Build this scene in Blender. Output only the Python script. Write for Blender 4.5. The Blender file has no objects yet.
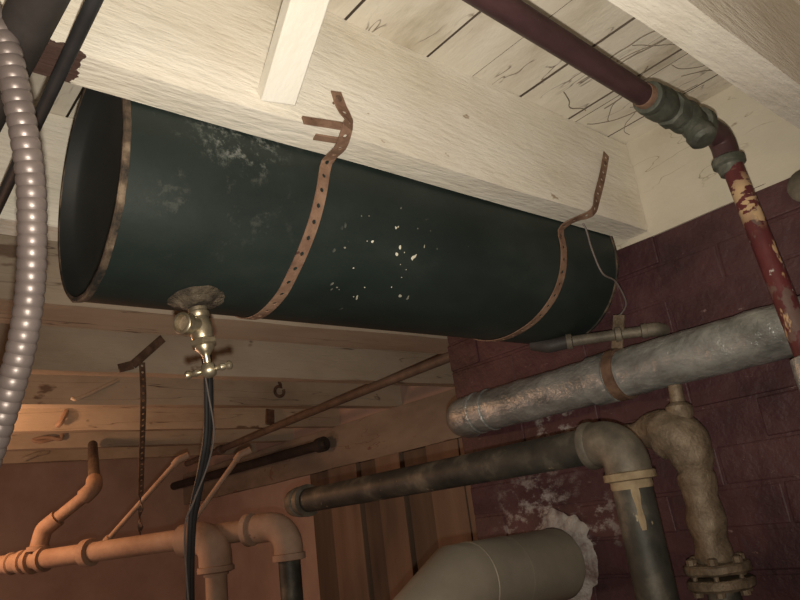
import bpy, bmesh, math, random
from mathutils import Vector, Matrix, noise
random.seed(7)
S = bpy.context.scene
COL = S.collection
EYE = 1.6            # height of the lens over the floor; every z below is measured from the lens
PI = math.pi

# ------------------------------------------------------------------ materials
def mat(name, ramp, scale=(6, 6, 6), detail=6, rough=0.7, metal=0.0, bump=0.3, bdist=0.004, bscale=(60, 60, 60),
        spots=None, cracks=None, spec=0.3, extra=None):
    """ramp: [(pos, rgb)...] driven by noise; spots: (scale, threshold, rgb); cracks: (scale, width, rgb)"""
    m = bpy.data.materials.new(name); m.use_nodes = True
    nt = m.node_tree; N = nt.nodes; L = nt.links
    b = N['Principled BSDF']
    tc = N.new('ShaderNodeTexCoord')
    def mapped(sc, off=(0, 0, 0)):
        mp = N.new('ShaderNodeMapping'); mp.inputs['Scale'].default_value = sc; mp.inputs['Location'].default_value = off
        L.new(tc.outputs['Object'], mp.inputs['Vector']); return mp.outputs[0]
    def nz(sc, det=6, off=(0, 0, 0), ro=0.6):
        n = N.new('ShaderNodeTexNoise'); n.inputs['Scale'].default_value = 1; n.inputs['Detail'].default_value = det
        n.inputs['Roughness'].default_value = ro; L.new(mapped(sc, off), n.inputs['Vector']); return n.outputs['Fac']
    def cr(fac, stops):
        r = N.new('ShaderNodeValToRGB'); e = r.color_ramp.elements
        while len(e) < len(stops): e.new(0.5)
        for k, (p, c) in enumerate(stops):
            e[k].position = p; e[k].color = (*c, 1) if not isinstance(c, (int, float)) else (c, c, c, 1)
        L.new(fac, r.inputs[0]); return r.outputs[0]
    def mix(fac, a, c):
        x = N.new('ShaderNodeMixRGB')
        L.new(fac, x.inputs[0])
        for s, v in ((1, a), (2, c)):
            if isinstance(v, tuple): x.inputs[s].default_value = (*v, 1)
            else: L.new(v, x.inputs[s])
        return x.outputs[0]
    def math_(op, a, c):
        x = N.new('ShaderNodeMath'); x.operation = op
        for s, v in ((0, a), (1, c)):
            if isinstance(v, (int, float)): x.inputs[s].default_value = v
            else: L.new(v, x.inputs[s])
        return x.outputs[0]
    col = cr(nz(scale, detail), ramp)
    if spots:
        for k, (sc, th, rgb) in enumerate(spots):
            f = cr(nz(sc, 4, (k * 3.1 + 1.7, 5.2, 9.1), 0.55), [(th, 0), (th + 0.03, 1)])
            col = mix(f, col, rgb)
    if cracks:
        for k, (sc, wd, rgb) in enumerate(cracks):
            n = nz(sc, 3, (7.7 + k, 2.2, 4.4), 0.5)
            d = math_('ABSOLUTE', math_('SUBTRACT', n, 0.5), 0)
            f = cr(d, [(0, 1), (wd, 0)])
            gate = cr(nz(tuple(s * 0.7 for s in sc), 2, (1, 8, 3 + k)), [(0.5, 0), (0.58, 1)])
            col = mix(math_('MULTIPLY', f, gate), col, rgb)
    if extra: col = extra(N, L, tc, col, nz, cr, mix, math_, mapped)
    L.new(col, b.inputs['Base Color'])
    b.inputs['Roughness'].default_value = rough; b.inputs['Metallic'].default_value = metal
    b.inputs['Specular IOR Level'].default_value = spec
    if bump:
        bp = N.new('ShaderNodeBump'); bp.inputs['Strength'].default_value = bump; bp.inputs['Distance'].default_value = bdist
        L.new(nz(bscale, 5), bp.inputs['Height']); L.new(bp.outputs[0], b.inputs['Normal'])
    return m

W1, W2, W3 = (0.79, 0.745, 0.655), (0.72, 0.665, 0.56), (0.55, 0.48, 0.37)
wood_paint = dict(ramp=[(0.22, W3), (0.40, W2), (0.6, W1)], scale=(4, 9, 9), rough=0.75, bump=0.6, bdist=0.005,
                  bscale=(24, 115, 115))
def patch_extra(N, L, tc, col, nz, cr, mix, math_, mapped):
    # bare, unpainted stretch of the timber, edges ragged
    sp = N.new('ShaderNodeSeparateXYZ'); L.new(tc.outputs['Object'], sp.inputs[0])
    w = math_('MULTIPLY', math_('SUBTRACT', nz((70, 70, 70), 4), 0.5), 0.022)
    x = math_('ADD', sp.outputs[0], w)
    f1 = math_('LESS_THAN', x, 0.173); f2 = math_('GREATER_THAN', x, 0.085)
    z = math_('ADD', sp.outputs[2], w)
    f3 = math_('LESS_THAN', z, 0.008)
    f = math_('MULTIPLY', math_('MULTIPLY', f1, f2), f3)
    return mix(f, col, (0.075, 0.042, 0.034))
M = {}
M['joist'] = mat('white_painted_timber', spots=[((20, 34, 34), 0.70, (0.4, 0.32, 0.23))], **wood_paint)
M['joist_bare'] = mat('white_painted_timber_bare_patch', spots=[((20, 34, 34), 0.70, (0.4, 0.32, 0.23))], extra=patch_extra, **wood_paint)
M['far_joist'] = mat('old_limewashed_timber', [(0.3, (0.34, 0.27, 0.2)), (0.5, (0.46, 0.38, 0.29)), (0.7, (0.54, 0.46, 0.36))],
                     (2.5, 5, 5), rough=0.85, bump=0.5, bscale=(18, 110, 110), cracks=[((1, 18, 18), 0.005, (0.1, 0.07, 0.05))],
                     spots=[((5, 9, 9), 0.66, (0.2, 0.14, 0.1))])
M['ceiling'] = mat('ceiling_boards_paint', [(0.3, (0.5, 0.44, 0.34)), (0.45, (0.68, 0.62, 0.52)), (0.65, (0.77, 0.72, 0.62))],
                   (9, 4, 9), rough=0.8, bump=0.4, bscale=(70, 30, 70), cracks=[((22, 5, 22), 0.012, (0.15, 0.11, 0.08))],
                   spots=[((14, 7, 14), 0.69, (0.38, 0.3, 0.21))])
M['plaster'] = mat('cream_rim_board', [(0.3, (0.46, 0.40, 0.31)), (0.5, (0.56, 0.51, 0.41)), (0.7, (0.6, 0.55, 0.45))], (7, 5, 7),
                   rough=0.8, bump=0.25, cracks=[((6, 6, 22), 0.006, (0.26, 0.19, 0.12))])
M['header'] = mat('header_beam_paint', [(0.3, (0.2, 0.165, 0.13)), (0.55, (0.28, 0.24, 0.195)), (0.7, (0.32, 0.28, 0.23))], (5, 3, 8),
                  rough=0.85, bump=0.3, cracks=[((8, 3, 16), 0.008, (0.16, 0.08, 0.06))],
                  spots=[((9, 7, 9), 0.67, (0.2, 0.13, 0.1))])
def brick_extra(N, L, tc, col, nz, cr, mix, math_, mapped):
    # flaked white specks and pale scratches along the courses
    f = cr(nz((9, 22, 60), 6, (3, 3, 3), 0.7), [(0.655, 0), (0.69, 1)])
    col = mix(f, col, (0.17, 0.11, 0.10))
    # lime bloom above the flue and under the silver pipe
    for c, r, th in (((1.236, 1.03, -0.045), 0.15, 0.5), ((1.236, 0.9, -0.05), 0.10, 0.54), ((1.236, 0.93, 0.135), 0.10, 0.52)):
        d = N.new('ShaderNodeVectorMath'); d.operation = 'DISTANCE'; L.new(tc.outputs['Object'], d.inputs[0]); d.inputs[1].default_value = c
        b = cr(d.outputs['Value'], [(r * 0.4, 1), (r, 0)])
        col = mix(math_('MULTIPLY', b, cr(nz((26, 26, 40), 6, c, 0.7), [(th, 0), (th + 0.12, 1)])), col, (0.3, 0.27, 0.255))
    return col
M['brick'] = mat('maroon_painted_brick', [(0.3, (0.038, 0.017, 0.019)), (0.5, (0.066, 0.027, 0.030)), (0.7, (0.095, 0.042, 0.043))],
                 (7, 7, 9), rough=0.55, bump=0.8, bdist=0.006, bscale=(35, 35, 35), spec=0.35,
                 spots=[((48, 48, 48), 0.74, (0.34, 0.3, 0.27))], extra=brick_extra)
M['mortar'] = mat('white_mortar', [(0.35, (0.13, 0.09, 0.085)), (0.52, (0.32, 0.29, 0.27)), (0.7, (0.45, 0.42, 0.39))], (25, 25, 25), rough=0.95,
                  bump=0.9, bdist=0.01, bscale=(60, 60, 60))
M['plank'] = mat('brown_boards', [(0.3, (0.15, 0.107, 0.08)), (0.55, (0.21, 0.155, 0.115)), (0.7, (0.25, 0.19, 0.14))], (9, 9, 1.2), rough=0.7,
                 bump=0.3, bscale=(90, 90, 8))
M['plank_dark'] = mat('weathered_boards_and_gap_shade', [(0.3, (0.085, 0.066, 0.052)), (0.6, (0.135, 0.105, 0.08))], (9, 9, 1.2), rough=0.75,
                      bump=0.3, bscale=(90, 90, 8))
M['concrete'] = mat('concrete_floor', [(0.3, (0.10, 0.08, 0.065)), (0.7, (0.19, 0.16, 0.13))], (3, 3, 3), rough=0.9)
M['stone'] = mat('basement_wall_haze_tone', [(0.3, (0.36, 0.26, 0.22)), (0.7, (0.5, 0.38, 0.32))], (3, 3, 3), rough=0.95, bump=0.6, bscale=(12, 12, 12))  # pale pinkish colour stands in for the warm haze at lower left
def tank_extra(N, L, tc, col, nz, cr, mix, math_, mapped):
    def blob(c, r):
        d = N.new('ShaderNodeVectorMath'); d.operation = 'DISTANCE'
        L.new(tc.outputs['Object'], d.inputs[0]); d.inputs[1].default_value = c
        return cr(d.outputs['Value'], [(r * 0.45, 1), (r, 0)])
    fl = cr(nz((90, 70, 70), 1, (2.6, 2, 2)), [(0.705, 0), (0.712, 1)])
    f = math_('MULTIPLY', fl, blob((0.375, -0.115, -0.1), 0.10))
    col = mix(f, col, (0.72, 0.68, 0.56))
    sc = cr(nz((30, 12, 34), 6, (5, 1, 2), 0.75), [(0.58, 0), (0.9, 1)])
    f2 = math_('MULTIPLY', sc, blob((0.10, -0.15, 0.0), 0.17))
    col = mix(f2, col, (0.12, 0.12, 0.105))
    f3 = math_('MULTIPLY', cr(nz((60, 25, 60), 6, (5, 6, 2), 0.8), [(0.52, 0), (0.75, 1)]), blob((0.13, -0.146, 0.035), 0.08))
    return mix(f3, col, (0.26, 0.27, 0.25))
M['tank'] = mat('dark_green_tank_paint', [(0.3, (0.012, 0.018, 0.016)), (0.55, (0.018, 0.026, 0.023)), (0.75, (0.03, 0.038, 0.034))], (6, 9, 9),
                rough=0.5, bump=0.18, bdist=0.003, bscale=(35, 35, 35), spec=0.35,
                spots=[((60, 55, 55), 0.76, (0.13, 0.13, 0.11))], extra=tank_extra)
M['tank_in'] = mat('dark_tank_head', [(0.3, (0.012, 0.013, 0.012)), (0.7, (0.026, 0.027, 0.025))], (4, 4, 4), rough=0.6, bump=0.1)
M['rim'] = mat('chipped_rusty_rim', [(0.42, (0.022, 0.02, 0.017)), (0.55, (0.10, 0.07, 0.048)), (0.68, (0.24, 0.18, 0.125))], (26, 26, 26), rough=0.8,
               bump=0.6, bscale=(90, 90, 90))
M['crust'] = mat('crusty_sealant', [(0.35, (0.03, 0.024, 0.018)), (0.55, (0.095, 0.075, 0.052)), (0.72, (0.2, 0.165, 0.12))], (45, 45, 45), rough=0.9, bump=1,
                 bdist=0.008, bscale=(110, 110, 110))
M['rust'] = mat('rusty_strap', [(0.3, (0.13, 0.07, 0.048)), (0.55, (0.24, 0.145, 0.098)), (0.75, (0.33, 0.215, 0.15))], (30, 30, 30), rough=0.75, metal=0.15,
                bump=0.3, bscale=(180, 180, 180), spots=[((50, 50, 50), 0.66, (0.09, 0.04, 0.03))])
M['rust_dark'] = mat('dark_rusty_strap', [(0.3, (0.07, 0.04, 0.03)), (0.7, (0.19, 0.12, 0.08))], (40, 40, 40), rough=0.75, metal=0.2, bump=0.3)
M['brass'] = mat('tarnished_brass', [(0.3, (0.28, 0.23, 0.15)), (0.6, (0.5, 0.44, 0.32)), (0.8, (0.64, 0.6, 0.5))], (60, 60, 60), rough=0.36, metal=0.85,
                 bump=0.25, bdist=0.001, bscale=(200, 200, 200))
M['redpipe'] = mat('chipped_maroon_pipe', [(0.3, (0.042, 0.022, 0.024)), (0.6, (0.072, 0.036, 0.038))], (12, 30, 30), rough=0.45, bump=0.35, bdist=0.002,
                   spots=[((45, 45, 45), 0.72, (0.3, 0.2, 0.17))])
def chip_extra(N, L, tc, col, nz, cr, mix, math_, mapped):
    d = N.new('ShaderNodeVectorMath'); d.operation = 'DISTANCE'
    L.new(tc.outputs['Object'], d.inputs[0]); d.inputs[1].default_value = (-0.012, -0.012, -0.125)
    b = cr(d.outputs['Value'], [(0.02, 1), (0.06, 0)])
    f = cr(nz((40, 40, 75), 4, (1, 2, 5)), [(0.5, 0), (0.53, 1)])
    return mix(math_('MULTIPLY', f, b), col, (0.5, 0.35, 0.2))
M['redpipe_chip'] = mat('heavily_chipped_maroon_pipe', [(0.3, (0.07, 0.02, 0.02)), (0.6, (0.12, 0.028, 0.03))], (30, 30, 12), rough=0.5, bump=0.5, bdist=0.003,
                        spots=[((30, 30, 20), 0.56, (0.13, 0.08, 0.07)), ((30, 30, 15), 0.62, (0.5, 0.34, 0.19)), ((50, 50, 50), 0.66, (0.45, 0.41, 0.38))], extra=chip_extra)
M['greenfit'] = mat('grey_green_iron_fitting', [(0.3, (0.045, 0.05, 0.042)), (0.55, (0.10, 0.105, 0.085)), (0.75, (0.2, 0.2, 0.165))], (28, 28, 28), rough=0.55,
                    metal=0.3, bump=0.5, bdist=0.003, spots=[((30, 30, 30), 0.63, (0.17, 0.10, 0.07))])
M['galv'] = mat('dull_silver_jacket', [(0.3, (0.17, 0.175, 0.165)), (0.5, (0.32, 0.33, 0.315)), (0.75, (0.50, 0.51, 0.48))], (26, 16, 26), rough=0.32, metal=0.5,
                bump=0.75, bdist=0.006, bscale=(55, 38, 55), spots=[((60, 60, 60), 0.72, (0.6, 0.59, 0.55))])
M['sheet'] = mat('dusty_sheet_metal', [(0.3, (0.21, 0.185, 0.145)), (0.6, (0.30, 0.265, 0.21)), (0.75, (0.36, 0.32, 0.26))], (6, 6, 6), rough=0.6, metal=0.25,
                 bump=0.12, bscale=(14, 14, 14))
M['black'] = mat('dusty_black_pipe', [(0.3, (0.026, 0.027, 0.024)), (0.52, (0.058, 0.056, 0.047)), (0.72, (0.17, 0.15, 0.115))], (14, 14, 14), rough=0.55, metal=0.2,
                 bump=0.35, bdist=0.002, spots=[((34, 34, 20), 0.67, (0.3, 0.25, 0.16))])
M['iron'] = mat('grey_iron_elbow', [(0.3, (0.07, 0.062, 0.05)), (0.55, (0.15, 0.13, 0.10)), (0.75, (0.24, 0.21, 0.16))], (25, 25, 25), rough=0.6, metal=0.25,
                bump=0.4, bdist=0.002)
M['cast'] = mat('dull_brown_cast_iron', [(0.3, (0.10, 0.075, 0.05)), (0.55, (0.19, 0.145, 0.10)), (0.75, (0.3, 0.25, 0.18))], (28, 28, 28), rough=0.55, metal=0.2,
                bump=0.8, bdist=0.006, bscale=(65, 65, 65))
M['ochre'] = mat('ochre_pipe_dope', [(0.3, (0.2, 0.15, 0.09)), (0.7, (0.34, 0.27, 0.17))], (40, 40, 40), rough=0.85, bump=0.5)
M['tanpipe'] = mat('warm_beige_pipe', [(0.3, (0.26, 0.16, 0.11)), (0.55, (0.37, 0.25, 0.18)), (0.75, (0.45, 0.32, 0.24))], (10, 10, 10), rough=0.65, bump=0.3,
                   spots=[((24, 24, 24), 0.7, (0.2, 0.1, 0.07))])
M['dimpipe'] = mat('brown_steel_pipe', [(0.3, (0.10, 0.075, 0.06)), (0.7, (0.18, 0.14, 0.112))], (14, 14, 14), rough=0.6, metal=0.2, bump=0.3)
M['conduit'] = mat('pinkish_grey_armour', [(0.3, (0.16, 0.13, 0.122)), (0.7, (0.23, 0.19, 0.178))], (14, 14, 14), rough=0.4, metal=0.35, bump=0.1, spec=0.6)
M['darkpipe'] = mat('charcoal_pipe', [(0.3, (0.028, 0.024, 0.023)), (0.7, (0.052, 0.046, 0.043))], (14, 14, 14), rough=0.6, bump=0.2,
                    spots=[((80, 80, 80), 0.77, (0.2, 0.18, 0.16))])
M['cable'] = mat('black_cable_sheath', [(0.3, (0.018, 0.018, 0.019)), (0.7, (0.034, 0.034, 0.036))], (14, 14, 14), rough=0.6, bump=0.1)
M['wire'] = mat('grey_wire', [(0.3, (0.12, 0.10, 0.095)), (0.7, (0.2, 0.17, 0.155))], (30, 30, 30), rough=0.6, metal=0.2, bump=0)
M['web'] = mat('dusty_cobweb', [(0.3, (0.17, 0.14, 0.105)), (0.7, (0.26, 0.22, 0.17))], (30, 30, 30), rough=1, bump=0)
M['whitewood'] = mat('fresh_white_timber', [(0.3, (0.76, 0.72, 0.63)), (0.7, (0.84, 0.81, 0.74))], (14, 4, 14), rough=0.75, bump=0.25, bscale=(120, 30, 120))

# ------------------------------------------------------------------ mesh building
def V(*a): return Vector(a[0] if len(a) == 1 else a)
def frame(axis, hint=None):
    a = V(axis).normalized()
    h = V(hint) if hint else (V(0, 0, 1) if abs(a.z) < 0.9 else V(1, 0, 0))
    u = (h - a * h.dot(a)).normalized(); return a, u, a.cross(u)
def bm_new(): return bmesh.new()
def box(bm, lo, hi, jit=0.0):
    vs = []
    for x in (lo[0], hi[0]):
        for y in (lo[1], hi[1]):
            for z in (lo[2], hi[2]):
                vs.append(bm.verts.new((x + random.uniform(-jit, jit), y + random.uniform(-jit, jit), z + random.uniform(-jit, jit))))
    for f in ((0, 1, 3, 2), (4, 6, 7, 5), (0, 4, 5, 1), (2, 3, 7, 6), (0, 2, 6, 4), (1, 5, 7, 3)):
        bm.faces.new([vs[i] for i in f])
    return vs
def beam(bm, p, q, w, t, hint=(0, 0, 1)):
    a, u, v = frame(V(q) - V(p), hint); vs = []
    for c in (V(p), V(q)):
        for s, r in ((-1, -1), (1, -1), (1, 1), (-1, 1)):
            vs.append(bm.verts.new(c + v * (s * w / 2) + u * (r * t / 2)))
    for i in range(4): bm.faces.new((vs[i], vs[(i + 1) % 4], vs[4 + (i + 1) % 4], vs[4 + i]))
    bm.faces.new(vs[3::-1]); bm.faces.new(vs[4:])
def lathe(bm, o, axis, prof, n=28, hint=None, sides=None):
    """prof: list of (t along the axis, radius)"""
    a, u, v = frame(axis, hint); o = V(o); rings = []
    n = sides or n
    for t, r in prof:
        if r < 1e-6: rings.append([bm.verts.new(o + a * t)])
        else: rings.append([bm.verts.new(o + a * t + (u * math.cos(2 * PI * k / n) + v * math.sin(2 * PI * k / n)) * r) for k in range(n)])
    for A, B in zip(rings, rings[1:]):
        for k in range(n):
            j = (k + 1) % n
            if len(A) == 1 and len(B) == 1: continue
            if len(A) == 1: bm.faces.new((A[0], B[j], B[k]))
            elif len(B) == 1: bm.faces.new((A[k], A[j], B[0]))
            else: bm.faces.new((A[k], A[j], B[j], B[k]))
    for R, rev in ((rings[0], True), (rings[-1], False)):
        if len(R) > 1: bm.faces.new(R[::-1] if rev else R)
def tube(bm, pts, r, n=16, cap=True):
    """round tube with mitred joints; r is a number or one radius per point"""
    pts = [V(p) for p in pts]; m = len(pts)
    rs = r if isinstance(r, (list, tuple)) else [r] * m
    d = [(pts[i + 1] - pts[i]).normalized() for i in range(m - 1)]
    a, u, v = frame(d[0]); rings = []
    for i in range(m):
        d0 = d[max(i - 1, 0)]; d1 = d[min(i, m - 2)]
        if i > 0:
            q = d[max(i - 2, 0)] if i == 1 else None
        nrm = (d0 + d1).normalized()
        ring = []
        for k in range(n):
            c, s = math.cos(2 * PI * k / n), math.sin(2 * PI * k / n)
            off = (u * c + v * s) * rs[i]
            p = pts[i] + off
            p = p - d0 * ((p - pts[i]).dot(nrm) / max(d0.dot(nrm), 0.2))     # slide along the tube on to the mitre plane
            ring.append(bm.verts.new(p))
        rings.append(ring)
        rot = d0.rotation_difference(d1); u = rot @ u; v = rot @ v
    for A, B in zip(rings, rings[1:]):
        for k in range(n): bm.faces.new((A[k], A[(k + 1) % n], B[(k + 1) % n], B[k]))
    if cap: bm.faces.new(rings[0][::-1]); bm.faces.new(rings[-1])
def arc3(p, corner, q, rad, n=8):
    """rounded corner: points of an arc between the legs corner->p and corner->q"""
    c = V(corner); a = (V(p) - c).normalized(); b = (V(q) - c).normalized()
    ang = a.angle(b); t = rad / math.tan(ang / 2); cen = c + (a + b).normalized() * (rad / math.sin(ang / 2))
    s = c + a * t - cen; e = c + b * t - cen; out = []
    ax = s.cross(e).normalized(); tot = s.angle(e)
    for k in range(n + 1): out.append(cen + Matrix.Rotation(tot * k / n, 3, ax) @ s)
    return out
def spline(pts, n=8):
    pts = [V(p) for p in pts]; P = [pts[0] * 2 - pts[1]] + pts + [pts[-1] * 2 - pts[-2]]; out = []
    for i in range(1, len(P) - 2):
        for k in range(n):
            t = k / n; a, b, c, d = P[i - 1], P[i], P[i + 1], P[i + 2]
            out.append(0.5 * (2 * b + (c - a) * t + (2 * a - 5 * b + 4 * c - d) * t * t + (3 * b - a - 3 * c + d) * t ** 3))
    out.append(pts[-1]); return out
def strap_mesh(bm, pts, nrm, width=0.0165, pitch=0.022, hole=0.0032, th=0.0016):
    """perforated strap; pts and their outward normals, real holes"""
    C = spline(pts, 12); Nn = spline(nrm, 12); s = [0]
    for a, b in zip(C, C[1:]): s.append(s[-1] + (b - a).length)
    def at(t):
        t = min(max(t, 0), s[-1] - 1e-6); i = 0
        while s[i + 1] < t: i += 1
        f = (t - s[i]) / max(s[i + 1] - s[i], 1e-9)
        p = C[i].lerp(C[i + 1], f); tg = (C[i + 1] - C[i]).normalized(); n_ = Nn[i].lerp(Nn[i + 1], f)
        n_ = (n_ - tg * n_.dot(tg)).normalized(); return p, tg, n_, tg.cross(n_)
    nc = max(1, int(s[-1] / pitch)); pitch = s[-1] / nc
    outer = [(0, -.5), (.5, -.5), (1, -.5), (1, 0), (1, .5), (.5, .5), (0, .5), (0, 0)]
    for c in range(nc):
        O = []; I = []
        for (a, b) in outer:
            p, tg, n_, w = at((c + a) * pitch); O.append(p + w * (b * width))
            x, y = (a - .5) * pitch, b * width; l = math.hypot(x, y) or 1
            p, tg, n_, w = at((c + .5) * pitch + x / l * hole); I.append(p + w * (y / l * hole))
        ob = []; ib = []; ot = []; it = []
        for k, (a, b) in enumerate(outer):
            n_ = at((c + a) * pitch)[2]; n2 = at((c + .5) * pitch)[2]
            ob.append(bm.verts.new(O[k])); ot.append(bm.verts.new(O[k] + n_ * th))
            ib.append(bm.verts.new(I[k])); it.append(bm.verts.new(I[k] + n2 * th))
        for k in range(8):
            j = (k + 1) % 8
            bm.faces.new((ot[k], ot[j], it[j], it[k])); bm.faces.new((ob[j], ob[k], ib[k], ib[j]))
            bm.faces.new((it[k], it[j], ib[j], ib[k]))
            if k in (0, 1, 4, 5) or (c == 0 and k in (6, 7)) or (c == nc - 1 and k in (2, 3)): bm.faces.new((ot[j], ot[k], ob[k], ob[j]))
    bmesh.ops.remove_doubles(bm, verts=bm.verts, dist=1e-5)

def obj(name, bm, m, parent=None, loc=None, smooth=True, bevel=0.0, label=None, sub=0):
    """link the bmesh (given in world coordinates) as one mesh object"""
    base = Vector(loc) if loc else Vector((0, 0, 0))
    wp = base.copy(); p = parent
    while p: wp += p.location; p = p.parent
    bmesh.ops.translate(bm, verts=bm.verts, vec=-wp)
    bmesh.ops.recalc_face_normals(bm, faces=bm.faces)
    me = bpy.data.meshes.new(name); bm.to_mesh(me); bm.free()
    me.materials.append(m)
    o = bpy.data.objects.new(name, me); COL.objects.link(o); o.location = base; o.parent = parent
    if smooth:
        for f in me.polygons: f.use_smooth = True
        me.set_sharp_from_angle(angle=math.radians(38))
    if bevel:
        b = o.modifiers.new('bevel', 'BEVEL'); b.width = bevel; b.segments = 2; b.limit_method = 'ANGLE'
    if label: o['label'] = label
    return o
def tag(o, label, cat, group=None):
    o['label'] = label; o['category'] = cat
    if group: o['group'] = group
    return o
def thing(name, loc, label, cat, group=None):
    o = bpy.data.objects.new(name, None); o.empty_display_size = 0.05; COL.objects.link(o); o.location = loc
    return tag(o, label, cat, group)
def structure(o, label=None, cat=None):
    o['kind'] = 'structure'
    if label: o['label'] = label
    if cat: o['category'] = cat
    return o
def grid_block(lo, hi, cuts, amp, seed, fr=(5, 18, 18)):
    """a timber: box cut along its length with uneven sawn faces"""
    bm = bm_new(); box(bm, lo, hi)
    for ax in range(3):
        es = [e for e in bm.edges if abs((e.verts[0].co - e.verts[1].co).normalized()[ax]) > 0.9]
        if cuts[ax]: bmesh.ops.subdivide_edges(bm, edges=es, cuts=cuts[ax], use_grid_fill=True)
    for v in bm.verts:
        q = Vector((v.co.x * fr[0], v.co.y * fr[1] + seed, v.co.z * fr[2]))
        d = noise.noise_vector(q); v.co += Vector((d.x * 0.2, d.y, d.z)) * amp
    return bm

# ------------------------------------------------------------------ the setting
WX = 1.236          # face of the brick pier
JB, CT = 0.48, 0.675  # underside of the joists, face of the ceiling boards
bm = bm_new()
edges = [-2.5]
while edges[-1] < 0.2: edges.append(edges[-1] + 0.128)
edges = edges[:-1] + [0.262, 0.39, 0.517, 0.674, 0.775, 0.895, 1.035, 1.058, 1.17, 1.3, 1.43, 1.56, 1.69, 1.82, 1.95, 2.1]
for k, (a, b) in enumerate(zip(edges, edges[1:])):
    dz = random.uniform(0, 0.003)
    box(bm, (a + 0.0021, -2, CT + dz), (b - 0.0021, 6.5, CT + 0.02), 0.0006)
box(bm, (-2.5, -2, CT + 0.02), (2.1, 6.5, CT + 0.05))
ceil = structure(obj('ceiling', bm, M['ceiling'], smooth=False))
ceil.data.materials.append(M['plank_dark'])          # raw deck and board edges, coloured dark for the shade in the gaps
for f in ceil.data.polygons:
    if f.index >= len(ceil.data.polygons) - 6 or abs(f.normal.z) < 0.5: f.material_index = 1
bm = bm_new(); box(bm, (-2.5, -2, -EYE - 0.05), (2.1, 6.5, -EYE)); structure(obj('floor', bm, M['concrete'], smooth=False))
# brick pier: real courses, thickly painted
bm = bm_new(); ch = 0.071; bl = 0.205; z = JB; row = 0
box(bm, (WX + 0.002, -2, -EYE), (2.0, 1.222, JB - 0.001))
while z > -EYE:
    y = 1.224; first = True
    while y > -1.2:
        w = bl * (0.5 if (first and row % 2) else 1) * random.uniform(0.96, 1.04); first = False
        d = random.uniform(-0.002, 0.0025)
        box(bm, (WX - d, y - w + 0.0018, z - ch + 0.0024), (WX + 0.02, y - 0.0018 if y < 1.22 else y, z - 0.0024), 0.0016)
        y -= w
    z -= ch; row += 1
structure(obj('wall_right', bm, M['brick'], smooth=False, bevel=0.003))
bm = grid_block((WX - 0.004, -2, JB - 0.012), (WX + 0.04, 1.224, CT + 0.01), (0, 30, 4), 0.004, 3)
structure(obj('trim_1', bm, M['plaster']))
# recess beyond the pier: header beam, brown board partition, wall with haze in its colour
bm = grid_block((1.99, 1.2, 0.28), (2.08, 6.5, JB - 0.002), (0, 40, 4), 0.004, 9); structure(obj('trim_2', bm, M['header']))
bm = bm_new(); box(bm, (2.02, 1.2, -EYE), (2.1, 6.5, 0.28)); box(bm, (2.02, 1.2, JB), (2.1, 6.5, CT)); structure(obj('wall_far_right', bm, M['stone'], smooth=False))
bm = bm_new(); box(bm, (-2.5, 4.7, -EYE), (2.1, 4.8, CT)); structure(obj('wall_back', bm, M['stone'], smooth=False))
bm = bm_new(); box(bm, (-2.6, -2, -EYE), (-2.5, 6.5, CT)); structure(obj('wall_left', bm, M['stone'], smooth=False))
bm = bm_new(); box(bm, (-2.5, -2.1, -EYE), (2.1, -2, CT)); structure(obj('wall_front', bm, M['stone'], smooth=False))
# vertical boards of the partition
t = thing('board_partition', (1.98, 2.4, -EYE), 'brown vertical board partition under the cream header beam beyond the brick pier', 'partition')
pe = [1.70, 1.97, 2.17, 2.34, 2.52, 2.66, 2.90, 3.10]
for k, (a, b) in enumerate(zip(pe, pe[1:])):
    dark = k in (2, 4, 6); d = 0.0 if not dark else 0.022
    bm = bm_new(); box(bm, (1.965 + d, a + 0.004, -EYE), (2.018, b - 0.004, 0.276))
    obj('board', bm, M['plank_dark' if dark else 'plank'], t, smooth=False, bevel=0.002)

# ------------------------------------------------------------------ joists
JT = 0.05
def joist(y, m, label, x0=-2.5, x1=2.05, seed=0, cuts=70, loc=None, w=0.05):
    bm = grid_block((x0, y + JT - w, JB), (x1, y + JT, CT), (cuts, 2, 6), 0.0035, seed)
    return tag(obj('ceiling_joist', bm, m, loc=loc), label, 'joist', 'ceiling joists')
joist(0.226, M['joist'], 'cream painted ceiling joist crossing the upper right corner of the view', x1=WX - 0.006, seed=1)
joist(0.617, M['joist_bare'], 'big cream painted joist in front of the green tank, with both straps nailed on', x1=WX - 0.006, seed=2, cuts=110, loc=(0, 0.617, JB))
joist(1.03, M['joist'], 'joist hidden behind the green tank, showing pale at its left end', x1=WX - 0.006, seed=3)
far_lab = ['wide pale joist showing just under the bottom of the green tank', 'far joist below the tank with a flat black bracket and hanger strip',
           'far joist below the tank with a bent rod and small ring hook', 'orange lit far joist with a pale hook on its face',
           'orange lit far joist with a twisted wire on its face', 'farthest joist below the tank, a stubby peg on it']
for y, l, s in zip((1.475, 1.90, 2.34, 2.83, 3.27, 3.70), far_lab, range(6)):
    joist(y, M['far_joist'], l, x1=2.02, seed=20 + s * 3, w=0.15 if s == 0 else 0.05)
# bridging board
bm = bm_new(); beam(bm, (0.387, 0.608, 0.497), (0.326, 0.283, 0.655), 0.044, 0.022, hint=(0, 0.45, 0.9))
bridging = tag(obj('bridging_board', bm, M['whitewood'], bevel=0.002, loc=(0.381, 0.612, 0.499)),
               'bright white bridging board slanting up from the big cream joist', 'board')

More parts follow.
